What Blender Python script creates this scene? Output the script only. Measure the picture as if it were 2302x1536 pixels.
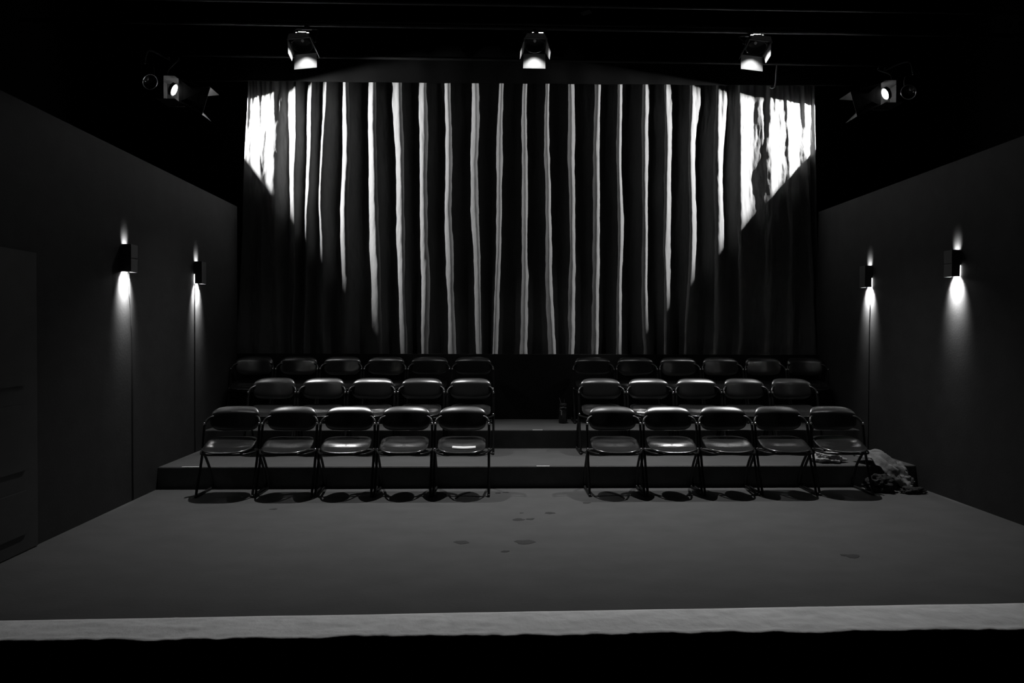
import bpy, bmesh, math, random
from mathutils import Vector, Matrix, noise

for o in list(bpy.data.objects):
    bpy.data.objects.remove(o)
sc = bpy.context.scene
COL = sc.collection
R = math.radians

# ------------------------------------------------------------------ camera, world, exposure
cam_data = bpy.data.cameras.new('camera')
cam_data.sensor_width = 36.0
cam_data.lens = 23.377
cam_data.clip_start = 0.05
cam = bpy.data.objects.new('camera', cam_data)
COL.objects.link(cam)
YAW, PITCH, ROLL = .0277, -.0129, .0032
cam.matrix_world = (Matrix.Translation((0, 0, 1.488)) @ Matrix.Rotation(-YAW, 4, 'Z')
                    @ Matrix.Rotation(math.pi / 2 + PITCH, 4, 'X') @ Matrix.Rotation(ROLL, 4, 'Z'))
sc.camera = cam

world = bpy.data.worlds.new('dark_house')
sc.world = world
world.use_nodes = True
world.node_tree.nodes['Background'].inputs[0].default_value = (0, 0, 0, 1)
world.node_tree.nodes['Background'].inputs[1].default_value = 0.0

sc.view_settings.view_transform = 'Standard'
sc.view_settings.look = 'None'
sc.view_settings.gamma = 1.0
sc.view_settings.use_curve_mapping = False
sc.view_settings.exposure = 0.0

TOP_W = 430.0
SPILL_W = 17.0        # stray light that catches the barn doors        # three beam lamps over the seats
SIDE_W = 1750.0       # two lamps raking the curtain
SCONCE_DOWN = 380.0
SCONCE_UP = 16.0


# ------------------------------------------------------------------ materials
def mat(name, v, rough=.6, metal=0., spec=.5, bump=0., bscale=40., vary=0., vscale=6., coat=0., stretch=(1, 1, 1)):
    m = bpy.data.materials.new(name)
    m.use_nodes = True
    nt = m.node_tree
    b = nt.nodes['Principled BSDF']
    b.inputs['Base Color'].default_value = (v, v, v, 1)
    b.inputs['Roughness'].default_value = rough
    b.inputs['Metallic'].default_value = metal
    b.inputs['Specular IOR Level'].default_value = spec
    b.inputs['Coat Weight'].default_value = coat
    tc = nt.nodes.new('ShaderNodeTexCoord')
    mp = nt.nodes.new('ShaderNodeMapping')
    mp.inputs['Scale'].default_value = stretch
    nt.links.new(tc.outputs['Object'], mp.inputs['Vector'])
    if vary:
        n = nt.nodes.new('ShaderNodeTexNoise')
        n.inputs['Scale'].default_value = vscale
        n.inputs['Detail'].default_value = 6
        r = nt.nodes.new('ShaderNodeValToRGB')
        r.color_ramp.elements[0].position = .3
        r.color_ramp.elements[1].position = .7
        lo, hi = v * (1 - vary), v * (1 + vary)
        r.color_ramp.elements[0].color = (lo, lo, lo, 1)
        r.color_ramp.elements[1].color = (hi, hi, hi, 1)
        nt.links.new(mp.outputs[0], n.inputs['Vector'])
        nt.links.new(n.outputs['Fac'], r.inputs['Fac'])
        nt.links.new(r.outputs['Color'], b.inputs['Base Color'])
    if bump:
        n = nt.nodes.new('ShaderNodeTexNoise')
        n.inputs['Scale'].default_value = bscale
        n.inputs['Detail'].default_value = 4
        bn = nt.nodes.new('ShaderNodeBump')
        bn.inputs['Strength'].default_value = bump
        bn.inputs['Distance'].default_value = .01
        nt.links.new(mp.outputs[0], n.inputs['Vector'])
        nt.links.new(n.outputs['Fac'], bn.inputs['Height'])
        nt.links.new(bn.outputs['Normal'], b.inputs['Normal'])
    return m


def emit(name, strength):
    m = bpy.data.materials.new(name)
    m.use_nodes = True
    b = m.node_tree.nodes['Principled BSDF']
    b.inputs['Base Color'].default_value = (.05, .05, .05, 1)
    b.inputs['Emission Color'].default_value = (1, 1, 1, 1)
    b.inputs['Emission Strength'].default_value = strength
    return m


M = dict(
    floor=mat('grey_floor_vinyl', .096, .9, spec=.06, bump=.12, bscale=30, vary=.07, vscale=3.2, stretch=(1, 1.6, 1)),
    riser=mat('grey_step_face', .096, .9, spec=.06, vary=.15),
    wall=mat('charcoal_wall_paint', .036, .75, spec=.2, bump=.08, bscale=60, vary=.1),
    door=mat('dark_door_paint', .065, .6, spec=.3, vary=.08),
    black=mat('black_masking', .004, .9, spec=.05, vary=.2),
    halfwall=mat('black_half_wall', .014, .8, spec=.1, vary=.1),
    curtain=mat('curtain_cloth', .115, .9, spec=.1, bump=.35, bscale=22, vary=.06, vscale=9, stretch=(1.6, 1, .7)),
    border=mat('black_border_cloth', .005, .95, spec=.05, vary=.2),
    pale=mat('pale_cloth', .88, .9, spec=.1, bump=.9, bscale=13, vary=.07, vscale=9),
    vinyl=mat('black_glossy_vinyl', .15, .21, metal=.9, spec=1.0, bump=.02, bscale=120),
    backvinyl=mat('black_backrest_vinyl', .13, .32, metal=.9, spec=1.0, bump=.02, bscale=120),
    frame=mat('dark_chair_tube', .015, .3, spec=.4),
    steel=mat('steel_bolt', .7, .2, metal=1.),
    rubber=mat('black_rubber', .03, .6),
    fixture=mat('black_fixture_paint', .015, .5, spec=.3),
    sideleaf=mat('side_leaf_black', .008, .8, spec=.1),
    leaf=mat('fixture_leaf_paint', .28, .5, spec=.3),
    pipe=mat('dark_pipe', .035, .5, metal=.3),
    sconce=mat('sconce_metal', .08, .45, spec=.4),
    paper=mat('white_paper', .85, .8, vary=.02),
    tape=mat('white_tape', .85, .6, vary=.03),
    scrap=mat('dark_scrap', .022, .9, vary=.2),
    glass=mat('dark_canister_gloss', .03, .12, spec=.6),
    darkcloth=mat('dark_cloth', .035, .9, spec=.1, bump=.4, bscale=40, vary=.3),
    shirt=mat('shirt_cloth', .4, .95, spec=.05, bump=.2, bscale=40, vary=.2),
    greycloth=mat('grey_cloth', .2, .9, spec=.1, bump=.4, bscale=40, vary=.2),
    cable=mat('black_cable', .03, .6),
    tag=mat('grey_tag', .5, .7, vary=.1),
    bulb=emit('lamp_bulb_glow', .02),
    lens=emit('side_lens_glow', 25.),
    diffuser=emit('sconce_diffuser_glow', 18.),
    leak_strip=emit('lamp_leak_glow', 4.),
)


# ------------------------------------------------------------------ helpers
def obj(name, bm, m, parent=None, smooth=False):
    me = bpy.data.meshes.new(name)
    bmesh.ops.recalc_face_normals(bm, faces=bm.faces)
    bm.to_mesh(me)
    bm.free()
    if smooth:
        me.polygons.foreach_set('use_smooth', [True] * len(me.polygons))
    me.materials.append(M[m])
    o = bpy.data.objects.new(name, me)
    COL.objects.link(o)
    o.parent = parent
    return o


def thing(name, label, cat, loc=(0, 0, 0), group=None):
    o = bpy.data.objects.new(name, None)
    COL.objects.link(o)
    o.location = loc
    o.empty_display_size = .1
    return tag(o, label, cat, group)


def tag(o, label, cat, group=None):
    o['label'] = label
    o['category'] = cat
    if group:
        o['group'] = group
    return o


def struct(name, bm, m, parent=None, label=None):
    o = obj(name, bm, m, parent)
    if parent is None:
        o['kind'] = 'structure'
    if label:
        o['label'] = label
    return o


def copy_tree(o, parent=None):
    c = o.copy()
    COL.objects.link(c)
    c.parent = parent
    for ch in list(o.children):
        copy_tree(ch, c)
    return c


def box(bm, x0, x1, y0, y1, z0, z1, bevel=0.):
    b2 = bmesh.new()
    bmesh.ops.create_cube(b2, size=1)
    for v in b2.verts:
        v.co = ((x0 + x1) / 2 + v.co.x * (x1 - x0), (y0 + y1) / 2 + v.co.y * (y1 - y0), (z0 + z1) / 2 + v.co.z * (z1 - z0))
    if bevel:
        bmesh.ops.bevel(b2, geom=b2.edges[:], offset=bevel, segments=2, affect='EDGES')
    me = bpy.data.meshes.new('t')
    b2.to_mesh(me)
    b2.free()
    bm.from_mesh(me)
    bpy.data.meshes.remove(me)
    return bm


def nb():
    return bmesh.new()


def smooth_path(pts, n=5):
    P = [Vector(p) for p in pts]
    out = []
    for i in range(len(P) - 1):
        p0, p1, p2, p3 = P[max(i - 1, 0)], P[i], P[i + 1], P[min(i + 2, len(P) - 1)]
        for k in range(n):
            t = k / n
            out.append(.5 * (2 * p1 + (p2 - p0) * t + (2 * p0 - 5 * p1 + 4 * p2 - p3) * t * t + (3 * p1 - p0 - 3 * p2 + p3) * t ** 3))
    out.append(P[-1])
    return out


def tube(bm, pts, r, seg=8, n=5):
    P = smooth_path(pts, n) if n > 1 else [Vector(p) for p in pts]
    rings = []
    up = None
    for i, p in enumerate(P):
        d = (P[min(i + 1, len(P) - 1)] - P[max(i - 1, 0)]).normalized()
        if up is None:
            up = Vector((0, 0, 1)) if abs(d.z) < .8 else Vector((1, 0, 0))
        s = d.cross(up).normalized()
        up = s.cross(d).normalized()
        rings.append([bm.verts.new(p + (s * math.cos(a) + up * math.sin(a)) * r) for a in [2 * math.pi * k / seg for k in range(seg)]])
    for a, b in zip(rings, rings[1:]):
        for k in range(seg):
            bm.faces.new((a[k], a[(k + 1) % seg], b[(k + 1) % seg], b[k]))
    bm.faces.new(rings[0][::-1])
    bm.faces.new(rings[-1])
    return bm


def lathe(bm, prof, seg=20, mtx=None):
    rings = []
    for r, z in prof:
        ring = []
        for k in range(seg):
            a = 2 * math.pi * k / seg
            v = Vector((r * math.cos(a), r * math.sin(a), z))
            ring.append(bm.verts.new(mtx @ v if mtx else v))
        rings.append(ring)
    for a, b in zip(rings, rings[1:]):
        for k in range(seg):
            bm.faces.new((a[k], a[(k + 1) % seg], b[(k + 1) % seg], b[k]))
    return bm


def ball(bm, c, r, seg=10):
    bmesh.ops.create_uvsphere(bm, u_segments=seg, v_segments=seg // 2 + 1, radius=r, matrix=Matrix.Translation(c))
    return bm


def quad(bm, pts):
    bm.faces.new([bm.verts.new(p) for p in pts])
    return bm


def fbm(x, y, z, o=4):
    return noise.fractal(Vector((x, y, z)), 1.0, 2.0, o, noise_basis='PERLIN_ORIGINAL')


# ------------------------------------------------------------------ the setting
XL, XR = -3.175, 4.13         # faces of the two low side walls
FRONT = 3.235                 # stage edge
Y1, Y2, Y3 = 6.385, 7.385, 8.315
STEP = .203
WH = 3.04                     # height of side walls

struct('floor', box(nb(), -4.4, 5.2, FRONT, Y1, -.12, 0), 'floor', label='wide grey stage floor in front of the seats')
struct('trim_1', box(nb(), -4.4, 5.2, FRONT + .02, FRONT + .05, -.9, -.12), 'black', label='black front board of the stage')
struct('floor_pit', box(nb(), -6, 7, -3, FRONT + .05, -1.0, -.9), 'black', label='black floor below the stage edge')
step1 = struct('floor_step_low', box(nb(), XL, XR, Y1 + .004, Y2, 0, STEP), 'floor', label='low grey seating step')
struct('step_face', box(nb(), XL, XR, Y1 - .012, Y1 + .004, 0.001, STEP - .004), 'riser', step1)
step2 = struct('floor_step_high', box(nb(), XL, XR, Y2 + .004, Y3, 0, 2 * STEP), 'floor', label='high grey seating step')
struct('step_face', box(nb(), XL, XR, Y2 - .012, Y2 + .004, STEP + .001, 2 * STEP - .004), 'riser', step2)
struct('floor_under', box(nb(), -5.2, 6.0, Y1, 9.4, -.12, -.002), 'black', label='black floor under the steps and curtain')

struct('wall_left', box(nb(), XL - .09, XL, 3.0, Y3 + .02, -.1, WH), 'wall', label='low charcoal wall with two lights and a door')
struct('wall_right', box(nb(), XR, XR + .09, 3.0, Y3 + .06, -.1, WH), 'wall', label='low charcoal wall with two lights, no door')
struct('wall_rear_low', box(nb(), XL, XR, Y3, Y3 + .06, 0, 1.222), 'halfwall', label='black half wall behind the top row')
struct('wall_back', box(nb(), -5.3, 6.1, 9.3, 9.4, -.1, 6.0), 'black')
struct('wall_outer_left', box(nb(), -5.3, -5.2, 1.5, 9.3, -.1, 6.0), 'black')
struct('wall_outer_right', box(nb(), 6.0, 6.1, 1.5, 9.3, -.1, 6.0), 'black')
struct('ceiling', box(nb(), -5.3, 6.1, 1.5, 9.4, 6.0, 6.1), 'black')

# door in the left wall
bm = nb()
box(bm, XL, XL + .022, 3.72, 4.684, .005, 2.03, .003)
door = struct('door_1', bm, 'door', label='dark panelled door in the low wall')
for z0, z1 in ((.12, .42), (.55, 1.0), (1.12, 1.9)):
    bm = nb()
    box(bm, XL + .0225, XL + .032, 3.84, 4.56, z0, z1, .004)
    struct('door_panel', bm, 'door', door)

# ------------------------------------------------------------------ curtain
PEAKS = [(-3.62, -3.62, -3.66), (-3.38, -3.42, -3.5),
         (-3.10, -3.153, -3.218), (-2.962, -2.915, -2.945), (-2.768, -2.781, -2.70), (-2.486, -2.504, -2.528),
         (-2.30, -2.359, -2.399), (-2.12, -2.17, -2.137), (-1.863, -1.874, -1.851), (-1.533, -1.51, -1.464),
         (-1.198, -1.185, -1.127), (-.879, -.877, -.862), (-.575, -.584, -.518), (-.238, -.229, -.167), (.078, .059, .014),
         (.383, .376, .372), (.677, .683, .736), (.967, .99, .981), (1.313, 1.309, 1.289), (1.592, 1.606, 1.587),
         (1.923, 1.931, 1.965), (2.192, 2.212, 2.212), (2.524, 2.54, 2.472), (2.857, 2.879, 2.875), (3.145, 3.179, 3.182),
         (3.548, 3.56, 3.558), (3.739, 3.821, 3.849), (3.965, 4.076, 4.14), (4.11, 4.15, 4.22)]
CT, CB = 4.86, .95


def curtain():
    rnd = random.Random(5)
    amp = [.15 + rnd.uniform(-.035, .035) for _ in PEAKS]
    sharp = [rnd.uniform(.58, .88) for _ in PEAKS]
    for i, p in enumerate(PEAKS):
        if p[0] < -2.7:
            amp[i] *= .25
        elif p[0] > 3.4:
            amp[i] *= .42
        elif p[0] > 3.0:
            amp[i] *= .75
    NZ, NS = 150, 44
    bm = nb()
    rows = []
    for j in range(NZ + 1):
        z = CB + (CT - CB) * j / NZ
        pk = []
        for a, b, c in PEAKS:
            if z > 3.05:
                t = min((z - 3.05) / 1.55, 1.15)
                pk.append(b + (a - b) * t)
            else:
                t = min((3.05 - z) / 1.85, 1.2)
                pk.append(b + (c - b) * t)
        for i in range(2, len(pk) - 1):
            pk[i] += .03 * fbm(i * 7.3, z * .75, 2.2, 2)
        topf = max(0., min(1., (z - 4.0) / .7))
        lowf = max(0., min(1., (2.6 - z) / 1.6))
        row = []
        for i in range(2, len(pk) - 1):
            x0, x1 = pk[i], pk[i + 1]
            for k in range(NS):
                s = k / NS
                x = x0 + (x1 - x0) * s
                a = (amp[i] * (1 - s) + amp[i + 1] * s) * (1 + .35 * fbm(i * 3.1, z * .7, .3, 2)) * (1 + .25 * lowf)
                w = math.sin(math.pi * s) ** 2
                d = a * w ** (sharp[i] * (1 - s) + sharp[i + 1] * s + .12 * lowf)
                # near the heading the cloth fans out flat beside each pleat
                tf = max(0., min(1., (z - 3.45) / 1.0)) ** 1.15
                side = max(-1., min(1., (x - .45) / 2.2))
                near = (1 - s) if side > 0 else s
                d *= 1 - .95 * tf * abs(side) * near ** .7 * ((.85 if side > 0 else .5) + .15 * math.sin(i * 2.3))
                # secondary pleats where the cloth is gathered at the heading
                d += topf * .028 * math.sin(3 * math.pi * s) ** 2 * (1 - .5 * w)
                # soft creases
                d += .012 * fbm(x * 9, z * 1.6, 1.7, 3) + .006 * fbm(x * 26, z * 7, 4.1, 2)
                row.append(bm.verts.new((x, 8.46 + d, z)))
        rows.append(row)
    for a, b in zip(rows, rows[1:]):
        for k in range(len(a) - 1):
            bm.faces.new((a[k], a[k + 1], b[k + 1], b[k]))
    o = obj('stage_curtain', bm, 'curtain', None, True)
    tag(o, 'tall pleated pale curtain hanging behind the top row of seats', 'curtain')
    sol = o.modifiers.new('thick', 'SOLIDIFY')
    sol.thickness = .004
    return o


curtain()

# black border drape that hides the heading of the curtain
bm = nb()
prev = None
for k in range(241):
    x = -4.4 + 9.8 * k / 240
    y = 8.306 + .004 * math.sin(k * .5) + .004 * fbm(k * .1, 0, 0, 2)
    zb = 4.575 + .006 * (x + 3) + .012 * fbm(x * .6, 3, 1, 2)
    col = [bm.verts.new((x, y, zb)), bm.verts.new((x, y, 5.3)), bm.verts.new((x, y + .012, 5.3)), bm.verts.new((x, y + .012, zb))]
    if prev:
        for q in range(4):
            bm.faces.new((prev[q], col[q], col[(q + 1) % 4], prev[(q + 1) % 4]))
    prev = col
tag(obj('border_drape', bm, 'border', None, True), 'black border drape hiding the top of the pale curtain', 'drape')

# ------------------------------------------------------------------ pipes
def pipe(name, x0, x1, y, z, r, label):
    bm = tube(nb(), [(x0, y, z), ((x0 + x1) / 2, y, z), (x1, y, z)], r, 12, 1)
    return tag(obj(name, bm, 'pipe', None, True), label, 'pipe', None)


pipe('lighting_pipe', -5.19, 5.99, 7.47, 4.90, .024, 'dark lighting pipe carrying the three lit beam lamps')
pipe('lighting_pipe', -5.19, 5.99, 7.0, 4.925, .02, 'bare dark pipe overhead nearest the stage')
pipe('lighting_pipe', -5.19, 5.99, 8.17, 4.83, .02, 'dark pipe close in front of the black border drape')


pipe('curtain_pipe', -5.19, 5.99, 8.53, 4.881, .02, 'dark pipe from which the pale curtain hangs')
pipe('border_pipe', -5.19, 5.99, 8.306, 5.321, .02, 'dark pipe from which the black border drape hangs')


# ------------------------------------------------------------------ three beam lamps with barn doors
def beam_lamp(tip, side, label, slit=None):
    """tip = lower edge of the rear leaf; the lamp tilts 25 degrees from straight down towards the stage"""
    tau = R(16)
    rl = -side * R(6)                    # the outer lamps lean a little towards the aisle
    a = Vector((math.sin(rl) * math.cos(tau), -math.sin(tau), -math.cos(tau) * math.cos(rl)))
    s = Vector((math.cos(rl), 0, math.sin(rl)))
    u = a.cross(s)
    LEAF = .16
    hinge = Vector(tip) + Vector((0, 0, LEAF))
    F = hinge + u * .122
    t = thing('beam_lamp', label, 'stage light', F, 'beam lamps over the seats')

    def P(x, v, d):                   # local: side, towards-camera, along beam
        return s * x + u * v + a * d
    mt = Matrix((s, u, a)).transposed().to_4x4()
    # body: open tube with closed back and cooling fins
    prof = [(.105, 0.), (.112, 0.), (.112, -.075), (.10, -.095), (.06, -.108), (0.001, -.11), (0.001, -.102), (.055, -.10), (.094, -.09), (.105, -.075), (.105, 0.)]
    body = obj('lamp_body', lathe(nb(), prof, 28, mt), 'fixture', t, True)
    for d in (-.02, -.04, -.06):
        obj('cooling_fin', lathe(nb(), [(.112, d), (.12, d), (.12, d - .006), (.112, d - .006)], 28, mt), 'fixture', body, True)
    # square leaf frame
    bm = nb()
    for (x0, x1, v0, v1) in ((-.128, .128, .112, .128), (-.128, .128, -.128, -.112), (-.128, -.112, -.112, .112), (.112, .128, -.112, .112)):
        b2 = nb()
        box(b2, x0, x1, v0, v1, -.006, .006)
        b2.transform(mt)
        me = bpy.data.meshes.new('t')
        b2.to_mesh(me)
        b2.free()
        bm.from_mesh(me)
        bpy.data.meshes.remove(me)
    obj('leaf_frame', bm, 'fixture', t)

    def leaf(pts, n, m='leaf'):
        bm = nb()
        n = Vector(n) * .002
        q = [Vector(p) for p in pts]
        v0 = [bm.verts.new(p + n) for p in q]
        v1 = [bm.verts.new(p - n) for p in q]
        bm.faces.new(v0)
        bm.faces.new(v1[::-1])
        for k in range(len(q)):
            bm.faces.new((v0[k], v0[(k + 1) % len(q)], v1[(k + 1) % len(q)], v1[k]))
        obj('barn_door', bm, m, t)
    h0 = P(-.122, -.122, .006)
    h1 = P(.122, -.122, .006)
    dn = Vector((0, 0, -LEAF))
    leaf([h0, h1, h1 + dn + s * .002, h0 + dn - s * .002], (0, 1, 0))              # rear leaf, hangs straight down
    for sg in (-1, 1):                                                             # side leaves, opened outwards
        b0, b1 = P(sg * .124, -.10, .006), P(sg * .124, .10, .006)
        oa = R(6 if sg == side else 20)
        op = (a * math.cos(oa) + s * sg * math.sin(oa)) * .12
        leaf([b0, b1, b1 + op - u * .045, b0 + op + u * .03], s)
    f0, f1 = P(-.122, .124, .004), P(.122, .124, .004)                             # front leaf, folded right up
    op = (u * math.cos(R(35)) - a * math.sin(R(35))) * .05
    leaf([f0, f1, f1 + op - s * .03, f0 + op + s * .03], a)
    # bulb deep in the tube
    obj('bulb', ball(nb(), P(0, -.02, -.08), .016), 'bulb', t, True)
    # cap of the body with glowing strips in place of lamp light leaking out
    tz = P(0, 0, -.11).z
    cap = obj('lamp_cap', box(nb(), -.10, .10, -.065, .06, tz - .012, tz + .004, .004), 'fixture', body)
    bm = nb()
    if side:
        box(bm, -.07 - .02 * side, .07 - .02 * side, -.071, -.062, tz + .0045, tz + .009, .001)
        obj('leak_strip', bm, 'leak_strip', cap)
        obj('leak_strip', box(nb(), -.04 - .02 * side, .04 - .02 * side, -.073, -.0712, tz + .004, tz + .015, .0005), 'leak_strip', cap)
    else:
        obj('leak_strip', box(bm, -.035, -.015, -.071, -.062, tz + .0045, tz + .012, .001), 'leak_strip', cap)
        obj('leak_strip', box(nb(), .035, .085, -.071, -.062, tz + .0045, tz + .012, .001), 'leak_strip', cap)
    if slit == 'arc':  # bright steel arc only where the rear rim gleams, a highlight made solid
        pts = [P(.106 * math.sin(q), -.106 * math.cos(q), .004) for q in [R(-42 + 8.4 * k) for k in range(11)]]
        obj('rim_glint', tube(nb(), pts, .0035, 6, 1), 'steel', body, True)
    if slit == 'dot':  # added steel ball standing for a small glint on the lamp
        obj('glint_ball', ball(nb(), P(-.07, -.08, .0), .011), 'steel', body, True)
    # yoke and clamp up to the pipe
    top = Vector((F.x, 7.47, 4.90)) - F
    pv = P(0, 0, -.045)
    for sg in (-1, 1):
        arm = [pv + s * sg * .122, pv + s * sg * .14 + Vector((0, .01, .03)), Vector((sg * .13, top.y, top.z - .06)), Vector((sg * .05, top.y, top.z - .05))]
        obj('yoke_arm', tube(nb(), arm, .008, 6, 4), 'fixture', t, True)
        obj('yoke_knob', ball(nb(), pv + s * sg * .138, .016), 'fixture', t, True)
    bm = nb()
    box(bm, -.055, .055, top.y - .012, top.y + .012, top.z - .06, top.z - .046)
    box(bm, -.02, .02, top.y - .03, top.y + .03, top.z - .05, top.z - .024, .004)
    obj('pipe_clamp', bm, 'fixture', t)
    # the light itself
    ld = bpy.data.lights.new('beam', 'SPOT')
    ld.energy = TOP_W
    ld.spot_size = R(66)
    ld.spot_blend = 1.0
    ld.shadow_soft_size = .022
    l2 = bpy.data.lights.new('spill', 'SPOT')
    l2.energy = SPILL_W
    l2.spot_size = R(108)
    l2.spot_blend = .25
    l2.shadow_soft_size = .022
    for nm, l in (('beam_light', ld), ('spill_light', l2)):
        lo = bpy.data.objects.new(nm, l)
        COL.objects.link(lo)
        lo.parent = t
        lo.location = P(0, -.012, -.03)
        lo.rotation_euler = a.to_track_quat('-Z', 'Y').to_euler()
    return t


beam_lamp((-2.075, 7.41, 4.394), -1, 'lit beam lamp with barn doors above the chairs across aisle from canister')
beam_lamp((.443, 7.41, 4.43), 0, 'lit beam lamp with barn doors above the aisle', 'arc')
beam_lamp((2.882, 7.41, 4.445), 1, 'lit beam lamp with barn doors above the chairs on canister side', 'dot')


# ------------------------------------------------------------------ side lamps that rake the curtain
def side_lamp(L, d, label, soft, lo_deg, hi_deg, power, tipy):
    """d = +1 shines towards +X"""
    t = thing('side_lamp', label, 'stage light', L, 'lamps raking the curtain')
    X = Vector((d, 0, 0))
    # housing: box open towards the curtain side, tilted lens ring inside
    bm = nb()
    w = .13
    for pts in ([(-.16, -w, -w), (-.16, w, -w), (-.16, w, w), (-.16, -w, w)],
                [(-.16, -w, w), (-.16, w, w), (.05, w, w), (.05, -w, w)],
                [(-.16, -w, -w), (-.16, w, -w), (.05, w, -w), (.05, -w, -w)],
                [(-.16, -w, -w), (-.16, -w, w), (-.075, -w, w), (-.075, -w, -w)]):
        q = [Vector((d * p[0], p[1], p[2])) for p in pts]
        c = sum(q, Vector()) / 4
        n = c.normalized() * .003
        v0 = [bm.verts.new(p) for p in q]
        v1 = [bm.verts.new(p + n) for p in q]
        bm.faces.new(v0)
        bm.faces.new(v1)
        for k in range(4):
            bm.faces.new((v0[k], v0[(k + 1) % 4], v1[(k + 1) % 4], v1[k]))
    obj('lamp_housing', bm, 'sideleaf', t)

    O = Vector((d * .07, 0, 0))                       # light centre

    def plate(pts, n):
        bm = nb()
        n = Vector(n).normalized() * .002
        q = [Vector(p) for p in pts]
        v0 = [bm.verts.new(p + n) for p in q]
        v1 = [bm.verts.new(p - n) for p in q]
        bm.faces.new(v0)
        bm.faces.new(v1[::-1])
        for k in range(len(q)):
            bm.faces.new((v0[k], v0[(k + 1) % len(q)], v1[(k + 1) % len(q)], v1[k]))
        obj('barn_door', bm, 'sideleaf', t)
    tips = []
    for ang, r1 in ((lo_deg, .34), (hi_deg, .32)):     # the leaves lie in planes through the light centre
        c, sn = math.cos(R(ang)), math.sin(R(ang))
        e = Vector((d * c, 0, sn))
        p0, p1 = O + e * .12, O + e * r1
        hs = Vector((d * .05, 0, w if ang > 0 else -w))
        tips.append((hs, p0, p1))
        Y0, Y1_ = Vector((0, -.03, 0)), Vector((0, .24, 0))
        plate([p0 + Y0, p0 + Y1_, p1 + Y1_ * 1.2, p1 - Y0 * .6], (-d * sn, 0, c))
        plate([hs + Y0, hs + Y1_, p0 + Y1_, p0 + Y0], (1, 0, .5))
    # closing leaf added on the stage side to keep the beam off the seats
    (hl, l0, l1), (hu, u0, u1) = tips
    y0, y1 = Vector((0, -.034, 0)), Vector((0, tipy, 0))
    plate([hl + y0, l1 + y1, u1 + y1, hu + y0], (0, 1, 0))
    # leaf added on the curtain side to stop the beam at the curtain edge
    plate([(d * -.16, w + .004, -w), (d * -.16, w + .004, w), (d * .172, w + .004, .15), (d * .172, w + .004, -.22)], (0, 1, 0))
    # round lens, seen at a slant from the stage
    n = Vector((d * .9, .1, -.42)).normalized()
    q = n.to_track_quat('Z', 'Y').to_matrix().to_4x4()
    c = Vector((-d * .0, -.03, -.0))
    lens = obj('lens', lathe(nb(), [(.001, .006), (.04, .005), (.060, 0), (.064, -.006), (.001, -.008)], 24, Matrix.Translation(c) @ q), 'lens', t, True)
    obj('lens_ring', lathe(nb(), [(.064, .002), (.078, .0), (.078, -.03), (.064, -.03)], 24, Matrix.Translation(c - n * .004) @ q), 'fixture', lens, True)
    # bracket up to the pipe
    obj('bracket', tube(nb(), [(-d * .1, 0, w), (-d * .1, .02, w + .12), (-d * .1, .27, 4.83 - L[2] - .065), (-d * .1, .27, 4.83 - L[2] - .030)], .011, 8, 4), 'fixture', t, True)
    ld = bpy.data.lights.new('rake', 'SPOT')
    ld.energy = power
    ld.spot_size = R(170)
    ld.spot_blend = .3
    ld.shadow_soft_size = soft
    lo = bpy.data.objects.new('rake_light', ld)
    COL.objects.link(lo)
    lo.parent = t
    lo.location = O
    lo.rotation_euler = Vector((d, .45, -.25)).to_track_quat('-Z', 'Y').to_euler()
    return t


side_lamp((-3.715, 7.9, 4.297), 1, 'lit side lamp high above the wall with the door', .022, -50, 11.5, SIDE_W * 1.1, .037)
side_lamp((4.673, 7.9, 4.36), -1, 'lit side lamp high above the wall without a door', .006, -47, 8, SIDE_W, .028)


# unlit spare fixtures hanging further out
def spare(loc, d, label):
    t = thing('spare_spotlight', label, 'stage light', loc, None)
    mt = Vector((d * .7, -.35, -.5)).to_track_quat('Z', 'Y').to_matrix().to_4x4()
    body = obj('lamp_body', lathe(nb(), [(.001, -.14), (.05, -.14), (.075, -.1), (.08, .08), (.09, .085), (.09, .11), (.078, .11), (.074, .03), (.001, .02)], 20, mt), 'glass', t, True)
    obj('lens', lathe(nb(), [(.001, .06), (.05, .052), (.074, .035)], 20, mt), 'glass', body, True)
    obj('yoke', tube(nb(), [(-.1, 0, -.02), (-.1, 0, .12), (0, 0, .17), (.1, 0, .12), (.1, 0, -.02)], .007, 6, 4), 'frame', t, True)
    obj('pipe_clamp', tube(nb(), [(0, 0, .16), (0, .1, .35), (0, 8.17 - loc[1], 4.83 - loc[2] - .06), (0, 8.17 - loc[1], 4.83 - loc[2] - .026)], .012, 6, 4), 'frame', t, True)
    obj('bolt', ball(nb(), (d * .05, -.09, -.07), .009), 'steel', t, True)


spare((-3.93, 7.62, 4.34), 1, 'unlit spotlight hanging beyond the lit lamp over the door wall')
spare((4.86, 7.62, 4.34), -1, 'unlit spotlight hanging beyond the lit lamp over the doorless wall')

# small things up among the pipes
bm = tube(nb(), [(3.43, 8.22, 4.555), (3.455, 8.22, 4.545), (3.485, 8.22, 4.565), (3.495, 8.21, 4.62), (3.49, 8.19, 4.72), (3.49, 8.17, 4.81)], .009, 8, 5)
tag(obj('cable_end', bm, 'tag', None, True), 'short pale cable end dangling in front of the black border drape', 'cable')
bm = nb()
quad(bm, [(.90, 7.03, 4.865), (.995, 6.99, 4.88), (1.02, 6.97, 4.835), (.93, 7.0, 4.82)])
quad(bm, [(.90, 7.034, 4.865), (.995, 6.994, 4.88), (1.02, 6.974, 4.835), (.93, 7.004, 4.82)])
tag(obj('pipe_tag', bm, 'tag'), 'small grey paper tag tied to the bare overhead pipe', 'tag')


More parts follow.
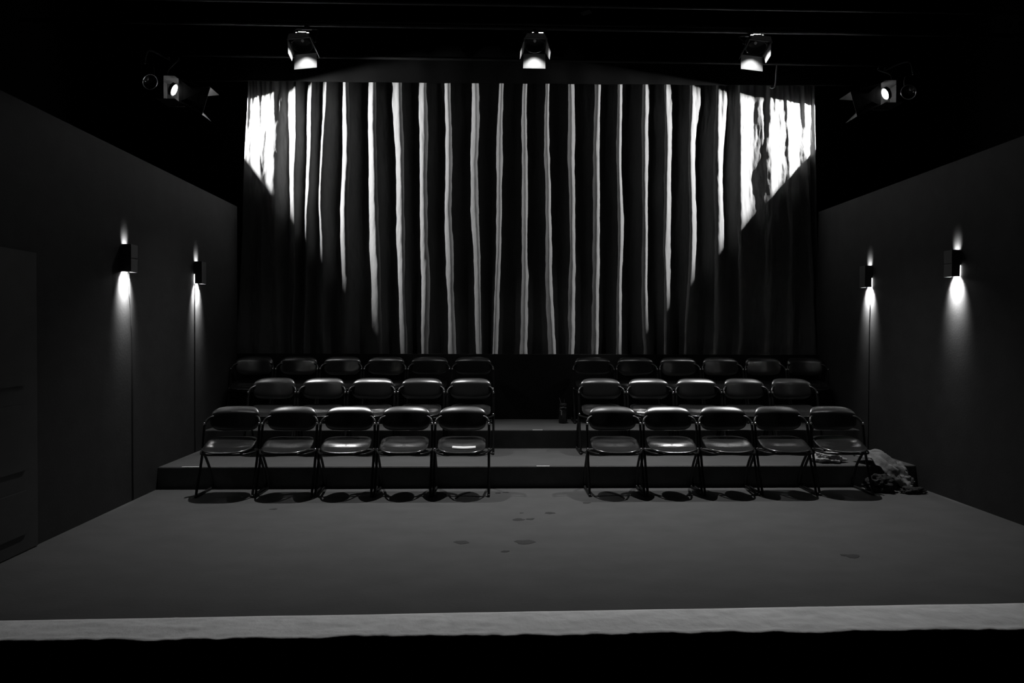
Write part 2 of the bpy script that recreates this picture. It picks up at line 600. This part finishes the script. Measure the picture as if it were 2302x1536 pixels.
# ------------------------------------------------------------------ wall lights
def sconce(x, y, d, label, slit):
    """d = +1: wall face looks to +X"""
    t = thing('wall_light', label, 'wall light', (x, y, 2.0), 'box wall lights')
    W, D, Hh, g, th = .055, .085, .235, .012, .003
    bm = nb()
    zs0, zs1 = .0, Hh

    def B(x0, x1, y0, y1, z0, z1):
        box(bm, min(d * x0, d * x1), max(d * x0, d * x1), y0, y1, z0, z1)
    B(D - th, D, -W, W, zs0, zs1)                # front
    B(g, D, W - th, W, zs0, zs1)                 # sides
    B(g, D, -W, -W + th, zs0, zs1)
    B(g, D, -W + th, W - th, .115, .12)          # partition between the two lamps
    obj('shade', bm, 'sconce', t)
    bm = nb()
    B(0, g, -W * .98, W * .98, .105, .225)       # mounting plate, leaves a slit of light below
    if not slit:
        B(0, g, -W * .98, -W * .9, .0, .105)
    obj('mounting_plate', bm, 'sconce', t)
    bm = nb()
    B(.025, D - .012, -W + .012, W - .012, .022, .026)
    obj('diffuser', bm, 'diffuser', t)
    if slit:                                     # glowing rod added in the wall gap for the light leaking there
        obj('slit_glow', tube(nb(), [(d * .006, -W + .006, .004), (d * .006, -W + .006, .05), (d * .006, -W + .006, .098)], .0026, 8, 1), 'diffuser', t, True)
    for nm, e, z, dr, sz, rad in (('down_light', SCONCE_DOWN, .018, -1, 79, .038), ('up_light', SCONCE_UP, .19, 1, 56, .02)):
        ld = bpy.data.lights.new(nm, 'SPOT')
        ld.energy = e
        ld.spot_size = R(sz)
        ld.spot_blend = .6
        ld.shadow_soft_size = rad
        lo = bpy.data.objects.new(nm, ld)
        COL.objects.link(lo)
        lo.parent = t
        lo.location = (d * .048, 0, z)
        lo.rotation_euler = Vector((-d * .80, 0, dr)).to_track_quat('-Z', 'Y').to_euler()


sconce(XL, 5.815, 1, 'box wall light on the door wall, the one nearer the stage', False)
sconce(XL, 7.19, 1, 'box wall light on the door wall, the one nearer the curtain', True)
sconce(XR, 5.825, -1, 'box wall light on the doorless wall, the one nearer the stage', True)
sconce(XR, 7.2, -1, 'box wall light on the doorless wall, the one nearer the curtain', True)
for i, (x, pts, lab) in enumerate((
        (XL + .006, [(5.87, 2.0), (5.88, 1.9), (5.885, 1.8), (5.90, 1.7), (5.91, 1.55), (5.93, 1.3), (5.93, .6), (5.93, .01)], 'thin black cable down door wall from light nearer the stage'),
        (XL + .006, [(7.15, 2.0), (7.15, 1.8), (7.151, 1.5), (7.15, 1.0), (7.15, .21)], 'thin black cable down door wall from light nearer the curtain'),
        (XR - .006, [(7.2, 1.85), (7.185, 1.8), (7.19, 1.7), (7.195, 1.5), (7.195, 1.0), (7.195, .21)], 'thin black cable down doorless wall from light nearer the curtain'))):
    tag(obj('power_cable', tube(nb(), [(x, a, b) for a, b in pts], .0045, 6, 4), 'cable', None, True), lab, 'cable')


# ------------------------------------------------------------------ chairs
def interp(t, tab):
    for (a, b), (c, e) in zip(tab, tab[1:]):
        if t <= c:
            return b + (e - b) * (t - a) / (c - a)
    return tab[-1][1]


SEATZ = [(-.3, .400), (-.25, .410), (-.2, .4145), (-.1, .419), (-.045, .423), (-.01, .430), (.01, .441), (.03, .4535), (.055, .464), (.1, .474), (.24, .505), (.3, .515), (.5, .54)]


def seat_z(x, y):
    q = (x / .22) ** 2
    yy = y + .085 - .022 * q                     # the raised rear starts further back at the sides
    z = sum(interp(yy + k, SEATZ) for k in (-.012, -.006, 0, .006, .012)) / 5
    return z - .020 * max(0, 1 - q) + .014


def shell(outline, surf, thick, rings=10, n=64):
    """closed padded shell: outline(theta)->(a,b); surf(a,b)->point; thick(r)->half thickness vector function"""
    bm = nb()
    layers = []
    for side in (1, -1):
        L = []
        for j in range(rings + 1):
            r = math.sin(.5 * math.pi * j / rings) if side == 1 else math.sin(.5 * math.pi * j / rings)
            if j == 0:
                p, nrm = surf(*[.5 * (outline(.5 * math.pi)[q] + outline(1.5 * math.pi)[q]) for q in (0, 1)])
                L.append([bm.verts.new(p + nrm * thick(0, side))])
                continue
            if side == -1 and j == rings:
                L.append(layers[0][-1])
                continue
            c0 = [.5 * (outline(.5 * math.pi)[q] + outline(1.5 * math.pi)[q]) for q in (0, 1)]
            ring = []
            for k in range(n):
                e = outline(2 * math.pi * k / n)
                p, nrm = surf(c0[0] + (e[0] - c0[0]) * r, c0[1] + (e[1] - c0[1]) * r)
                ring.append(bm.verts.new(p + nrm * thick(r, side)))
            L.append(ring)
        layers.append(L)
    for L in layers:
        for j in range(1, rings):
            for k in range(n):
                bm.faces.new((L[j][k], L[j][(k + 1) % n], L[j + 1][(k + 1) % n], L[j + 1][k]))
        for k in range(n):
            bm.faces.new((L[0][0], L[1][k], L[1][(k + 1) % n]))
    return bm


def sgnpow(v, p):
    return math.copysign(abs(v) ** p, v)


def make_chair():
    t = thing('stacking_chair', '', 'chair')

    # seat pan
    def out(th):
        c, s = sgnpow(math.cos(th), .5), sgnpow(math.sin(th), .5)
        y = -.052 + .202 * s
        w = .224 * (1 - (.22 * max(0, -s - .1) ** 1.6) - (.17 * max(0, s - .1) ** 1.6))
        return c * w, y

    def surf(x, y):
        z = seat_z(x, y)
        e = .004
        n = Vector((-(seat_z(x + e, y) - z) / e, -(seat_z(x, y + e) - z) / e, 1)).normalized()
        return Vector((x, y, z)), n

    def thk(r, side):
        q = math.sqrt(max(0, 1 - r ** 8))
        return .010 * q if side == 1 else -.016 * q
    obj('seat', shell(out, surf, thk, 14, 72), 'vinyl', t, True)

    # backrest
    def outb(th):
        c, s = sgnpow(math.cos(th), .42), sgnpow(math.sin(th), .42)
        z = .672 + .112 * s
        w = .228 * (1 - .13 * max(0, s) ** 2.2 - .17 * max(0, -s) ** 2)
        return c * w, z

    def surfb(x, z):
        y = .125 - .055 * (x / .226) ** 2 + (z - .67) * .22 + 3.2 * max(0, z - .728) ** 1.5
        n = Vector((-.49 * x / .226, -1, .22)).normalized()
        return Vector((x, y, z)), n

    def thkb(r, side):
        q = math.sqrt(max(0, 1 - r ** 5))
        return .026 * q if side == 1 else -.02 * q
    obj('backrest', shell(outb, surfb, thkb, 14, 72), 'backvinyl', t, True)

    r = .0122
    for sg in (-1, 1):
        x = sg * .250
        obj('leg', tube(nb(), [(x, -.185, .012), (x, -.155, .09), (x, -.085, .26), (x, -.035, .41)], r, 8, 4), 'frame', t, True)
        obj('leg', tube(nb(), [(x, -.045, .405), (x, .02, .33), (x, .105, .215), (x, .155, .09), (x, .16, .03), (x, .135, .012)], r, 8, 4), 'frame', t, True)
        run = obj('floor_runner', tube(nb(), [(x, -.19, .011), (x, 0, .0108), (x, .14, .011)], r, 8, 2), 'frame', t, True)
        obj('foot_cap', ball(nb(), (x, -.188, .0135), .013, 12), 'rubber', run, True)
        obj('foot_cap', ball(nb(), (x, .148, .0135), .013, 12), 'rubber', run, True)
        obj('seat_rail', tube(nb(), [(x, -.05, .40), (sg * .235, -.11, .397), (sg * .19, -.20, .393), (sg * .12, -.232, .392)], .009, 8, 4), 'frame', t, True)
        obj('pivot_glint', ball(nb(), (sg * .2495, -.006, .642), .0115, 10), 'steel', t, True)  # steel ball added so a glint shows where the tube bends
        obj('pivot_glint', ball(nb(), (sg * .2495, -.053, .41), .011, 10), 'steel', t, True)
    hoop = [(-.250, -.035, .41), (-.250, -.018, .53), (-.250, .004, .62), (-.243, .03, .665), (-.21, .07, .695), (-.12, .142, .705), (0, .16, .705)]
    hoop += [(-p[0], p[1], p[2]) for p in hoop[-2::-1]]
    obj('back_frame', tube(nb(), hoop, r, 8, 5), 'frame', t, True)
    obj('cross_bar', tube(nb(), [(-.125, -.232, .392), (0, -.232, .392), (.125, -.232, .392)], .009, 8, 1), 'frame', t, True)
    return t


proto = make_chair()
ORD = ['first', 'second', 'third', 'fourth', 'fifth', 'sixth']
P_ = .5308
ROWS = [('front row on the floor', 6.2, 0., 5, -.290, 1.129), ('middle row on low step', 7.185, STEP, 5, -.249, 1.176),
        ('top row by half wall', 8.085, 2 * STEP, 6, -.252, 1.224)]
rnd = random.Random(11)
first = True
for rn, y, z, n, xl, xr in ROWS:
    for block, x0, dx in (('across aisle from canister', xl, -P_), ('on canister side', xr, P_)):
        for i in range(n):
            c = proto if first else copy_tree(proto)
            first = False
            c.location = (x0 + dx * i, y + rnd.uniform(-.006, .004), z)
            c.rotation_euler = (0, 0, R(rnd.uniform(-.35, .35)))
            c['label'] = 'black chair, %s, %s, %s from aisle' % (rn, block, ORD[i])
            c['group'] = 'black chairs set out in rows'


# papers lying on two seats
def seat_paper(cx, cy, z0, w, dy0, h, label):
    bm = nb()
    top, bot = [], []
    for k in range(13):
        x = -w / 2 + w * k / 12
        for lst, yy in ((bot, dy0), (top, dy0 + h)):
            zz = seat_z(x, yy) + .019 + .004 * abs(x) / w
            lst.append(bm.verts.new((cx + x, cy + yy, z0 + zz)))
    for k in range(12):
        bm.faces.new((bot[k], bot[k + 1], top[k + 1], top[k]))
    o = obj('paper_strip', bm, 'paper', None, True)
    m = o.modifiers.new('t', 'SOLIDIFY')
    m.thickness = .0008
    m.offset = 1
    tag(o, label, 'paper')


seat_paper(-.268, 6.2, 0, .215, -.155, .06, 'white paper strip lying on a front row seat by the aisle')
seat_paper(1.615, 7.185, STEP, .16, -.15, .05, 'white paper on a middle row seat, second chair from the aisle')

# ------------------------------------------------------------------ canister in the aisle
t = thing('canister', 'dark glossy canister with thin sticks, standing on the top step in the aisle', 'canister', (.837, 7.96, 2 * STEP))
obj('canister_body', lathe(nb(), [(.001, .0), (.05, 0), (.053, .006), (.053, .15), (.047, .19), (.04, .205), (.04, .225), (.001, .226)], 24), 'glass', t, True)
obj('lid', lathe(nb(), [(.044, .21), (.044, .235), (.03, .24), (.001, .24)], 24), 'glass', t, True)
obj('stick', tube(nb(), [(-.02, 0, .22), (-.03, 0, .26), (-.045, 0, .30)], .0025, 6, 2), 'steel', t, True)
obj('stick', tube(nb(), [(.012, .005, .22), (.014, .005, .27), (.015, .005, .29)], .002, 6, 2), 'steel', t, True)
obj('latch', box(nb(), -.03, -.018, -.058, -.046, .10, .16, .003), 'steel', t)
obj('latch', box(nb(), -.045, -.022, -.052, -.044, .155, .165, .003), 'steel', t)
obj('handle_wire', tube(nb(), [(-.05, 0, .17), (-.03, -.045, .19), (.0, -.052, .2), (.03, -.045, .19), (.05, 0, .17)], .0025, 6, 4), 'steel', t, True)

# ------------------------------------------------------------------ tape markers on step edges
for x0, x1, y, z, lab in ((-2.96, -2.80, Y1 + .012, STEP, 'white tape on low step edge near the door wall'),
                          (.418, .545, Y1 + .012, STEP, 'white tape on low step edge in the aisle'),
                          (.438, .55, Y2 + .012, 2 * STEP, 'white tape on high step edge in the aisle')):
    tag(obj('tape_marker', box(nb(), x0, x1, y - .012, y + .006, z, z + .0015), 'tape'), lab, 'tape')

# ------------------------------------------------------------------ scraps on the floor
rnd = random.Random(3)
for i, (x, y, s) in enumerate(((-1.845, 5.624, .035), (.05, 6.16, .03), (.12, 6.18, .03), (.468, 5.463, .05), (.20, 5.275, .05), (.30, 5.29, .04),
                               (.235, 5.47, .02), (-.22, 4.71, .06), (.225, 4.705, .07), (.081, 4.508, .03), (.816, 5.788, .04), (2.407, 4.367, .06), (2.36, 4.39, .03))):
    bm = nb()
    k = 11
    ph = rnd.uniform(0, 6)
    rim = []
    for q in range(k):
        a = 2 * math.pi * q / k
        r = s * (.55 + .45 * rnd.random())
        rim.append((x + 1.2 * r * math.cos(a), y + .8 * r * math.sin(a + ph * .05)))
    lo = [bm.verts.new((p[0], p[1], .0003)) for p in rim]
    hi = [bm.verts.new((p[0] * .97 + x * .03, p[1] * .97 + y * .03, .0012 + .001 * rnd.random())) for p in rim]
    bm.faces.new(hi)
    for q in range(k):
        bm.faces.new((lo[q], lo[(q + 1) % k], hi[(q + 1) % k], hi[q]))
    tag(obj('floor_scrap', bm, 'scrap'), 'small dark flat scrap lying on the grey stage floor', 'scrap', 'dark scraps on the stage floor')

# ------------------------------------------------------------------ pale cloth along the stage edge
bm = nb()
NX, NY = 620, 22
rows = []
for j in range(NY + 1):
    v = j / NY
    row = []
    for i in range(NX + 1):
        x = XL + .01 + (XR - XL - .02) * i / NX
        back = 3.515 + .021 * x + .004 * fbm(x * 2, 0, 5, 2)
        front = 3.214 + .006 * x + .012 * fbm(x * 2.3, 1, 7, 4) + .007 * fbm(x * 11, 2, 7, 3) - .02 * max(0, fbm(x * 1.1, 4, 2, 2)) * 0
        notch = max(0, fbm(x * 1.7, 9, 3, 3) - .32) * .12
        y = front + notch + (back - front - notch) * v
        z = .006 + .007 * max(-.3, fbm(x * 3.0 + v * 1.5, v * 2.2, 0, 4)) + .0022 * fbm(x * 14, v * 4, 3, 3)
        z += .008 * abs(fbm(x * 2.0 - v, v * 1.2, 8, 3))
        z += .014 * math.exp(-((v - .06) / .07) ** 2) * (.6 + .6 * fbm(x * 4, 0, 2, 2))
        if v > .93:
            z *= (1 - v) / .07
        row.append(bm.verts.new((x, y, max(z, .0015))))
    rows.append(row)
for a, b in zip(rows, rows[1:]):
    for k in range(NX):
        bm.faces.new((a[k], a[k + 1], b[k + 1], b[k]))
o = obj('edge_cloth', bm, 'pale', None, True)
sol = o.modifiers.new('t', 'SOLIDIFY')
sol.thickness = .002
sol.offset = 1
tag(o, 'long crumpled pale cloth strip along the front edge of the stage', 'cloth')


# ------------------------------------------------------------------ heap of clothes at the step, by the doorless wall
def bundle(name, c, r, seed, m, label, flat=True):
    bm = nb()
    bmesh.ops.create_icosphere(bm, subdivisions=5, radius=1)
    for v in bm.verts:
        n = v.co.normalized()
        k = 1 + .35 * fbm(n.x * 1.6 + seed, n.y * 1.6, n.z * 1.6, 2) - .28 * abs(fbm(n.x * 3.1, n.y * 3.1 + seed, n.z * 3.1, 3)) + .05 * fbm(n.x * 9, n.y * 9, n.z * 9 + seed, 3)
        p = Vector((n.x * r[0] * k, n.y * r[1] * k, n.z * r[2] * k))
        p.z = max(p.z, -r[2] * .55) + r[2] * .55
        v.co = p + Vector(c)
    return tag(obj(name, bm, m, None, True), label, 'clothes', None)


bundle('crumpled_shirt', (3.36, 6.58, STEP + .001), (.15, .12, .068), 2.1, 'shirt', 'crumpled pale shirt on the low step under the end chair')


def draped(name, path, widths, seed, m, label, zoff=.0, crease=.05):
    """cloth sheet following a path of points down over the step"""
    bm = nb()
    P = smooth_path(path, 14)
    rows = []
    n = 26
    for i, p in enumerate(P):
        f = i / (len(P) - 1)
        w = interp(f, widths)
        d = (P[min(i + 1, len(P) - 1)] - P[max(i - 1, 0)]).normalized()
        s = d.cross(Vector((0, 0, 1))).normalized()
        nn = s.cross(d).normalized()
        row = []
        for k in range(n + 1):
            q = k / n * 2 - 1
            wob = crease * (fbm(q * 2.4 + seed, f * 2.6, 1, 4)) + crease * .6 * abs(fbm(q * 3.3, f * 4 + seed, 3, 3))
            pt = p + s * w * q * (1 + .15 * fbm(f * 4, q, seed, 2)) + nn * (wob + (1 - q * q) * .05) + Vector((0, 0, zoff))
            lim = 0.006
            if pt.y > Y1 - .02:
                lim = STEP + .006
            pt.z = max(pt.z, lim)
            row.append(bm.verts.new(pt))
        rows.append(row)
    for a, b in zip(rows, rows[1:]):
        for k in range(n):
            bm.faces.new((a[k], a[k + 1], b[k + 1], b[k]))
    o = obj(name, bm, m, None, True)
    sol = o.modifiers.new('t', 'SOLIDIFY')
    sol.thickness = .004
    sol.offset = 1
    return tag(o, label, 'clothes')


draped('draped_jacket', [(3.70, 6.64, .235), (3.79, 6.45, .25), (3.87, 6.345, .17), (3.93, 6.28, .09), (3.99, 6.25, .03)],
       [(0, .10), (.4, .15), (1, .10)], 3.3, 'greycloth', 'pale grey jacket spilling off the low step beside the doorless wall', 0, .06)
bundle('dark_bag', (3.66, 6.19, .001), (.13, .11, .10), 7.7, 'darkcloth', 'dark slumped bag on the floor under the end chair')
bundle('dark_garment', (3.93, 6.10, .001), (.13, .065, .04), 9.2, 'darkcloth', 'dark garment heaped on the floor against the doorless wall')
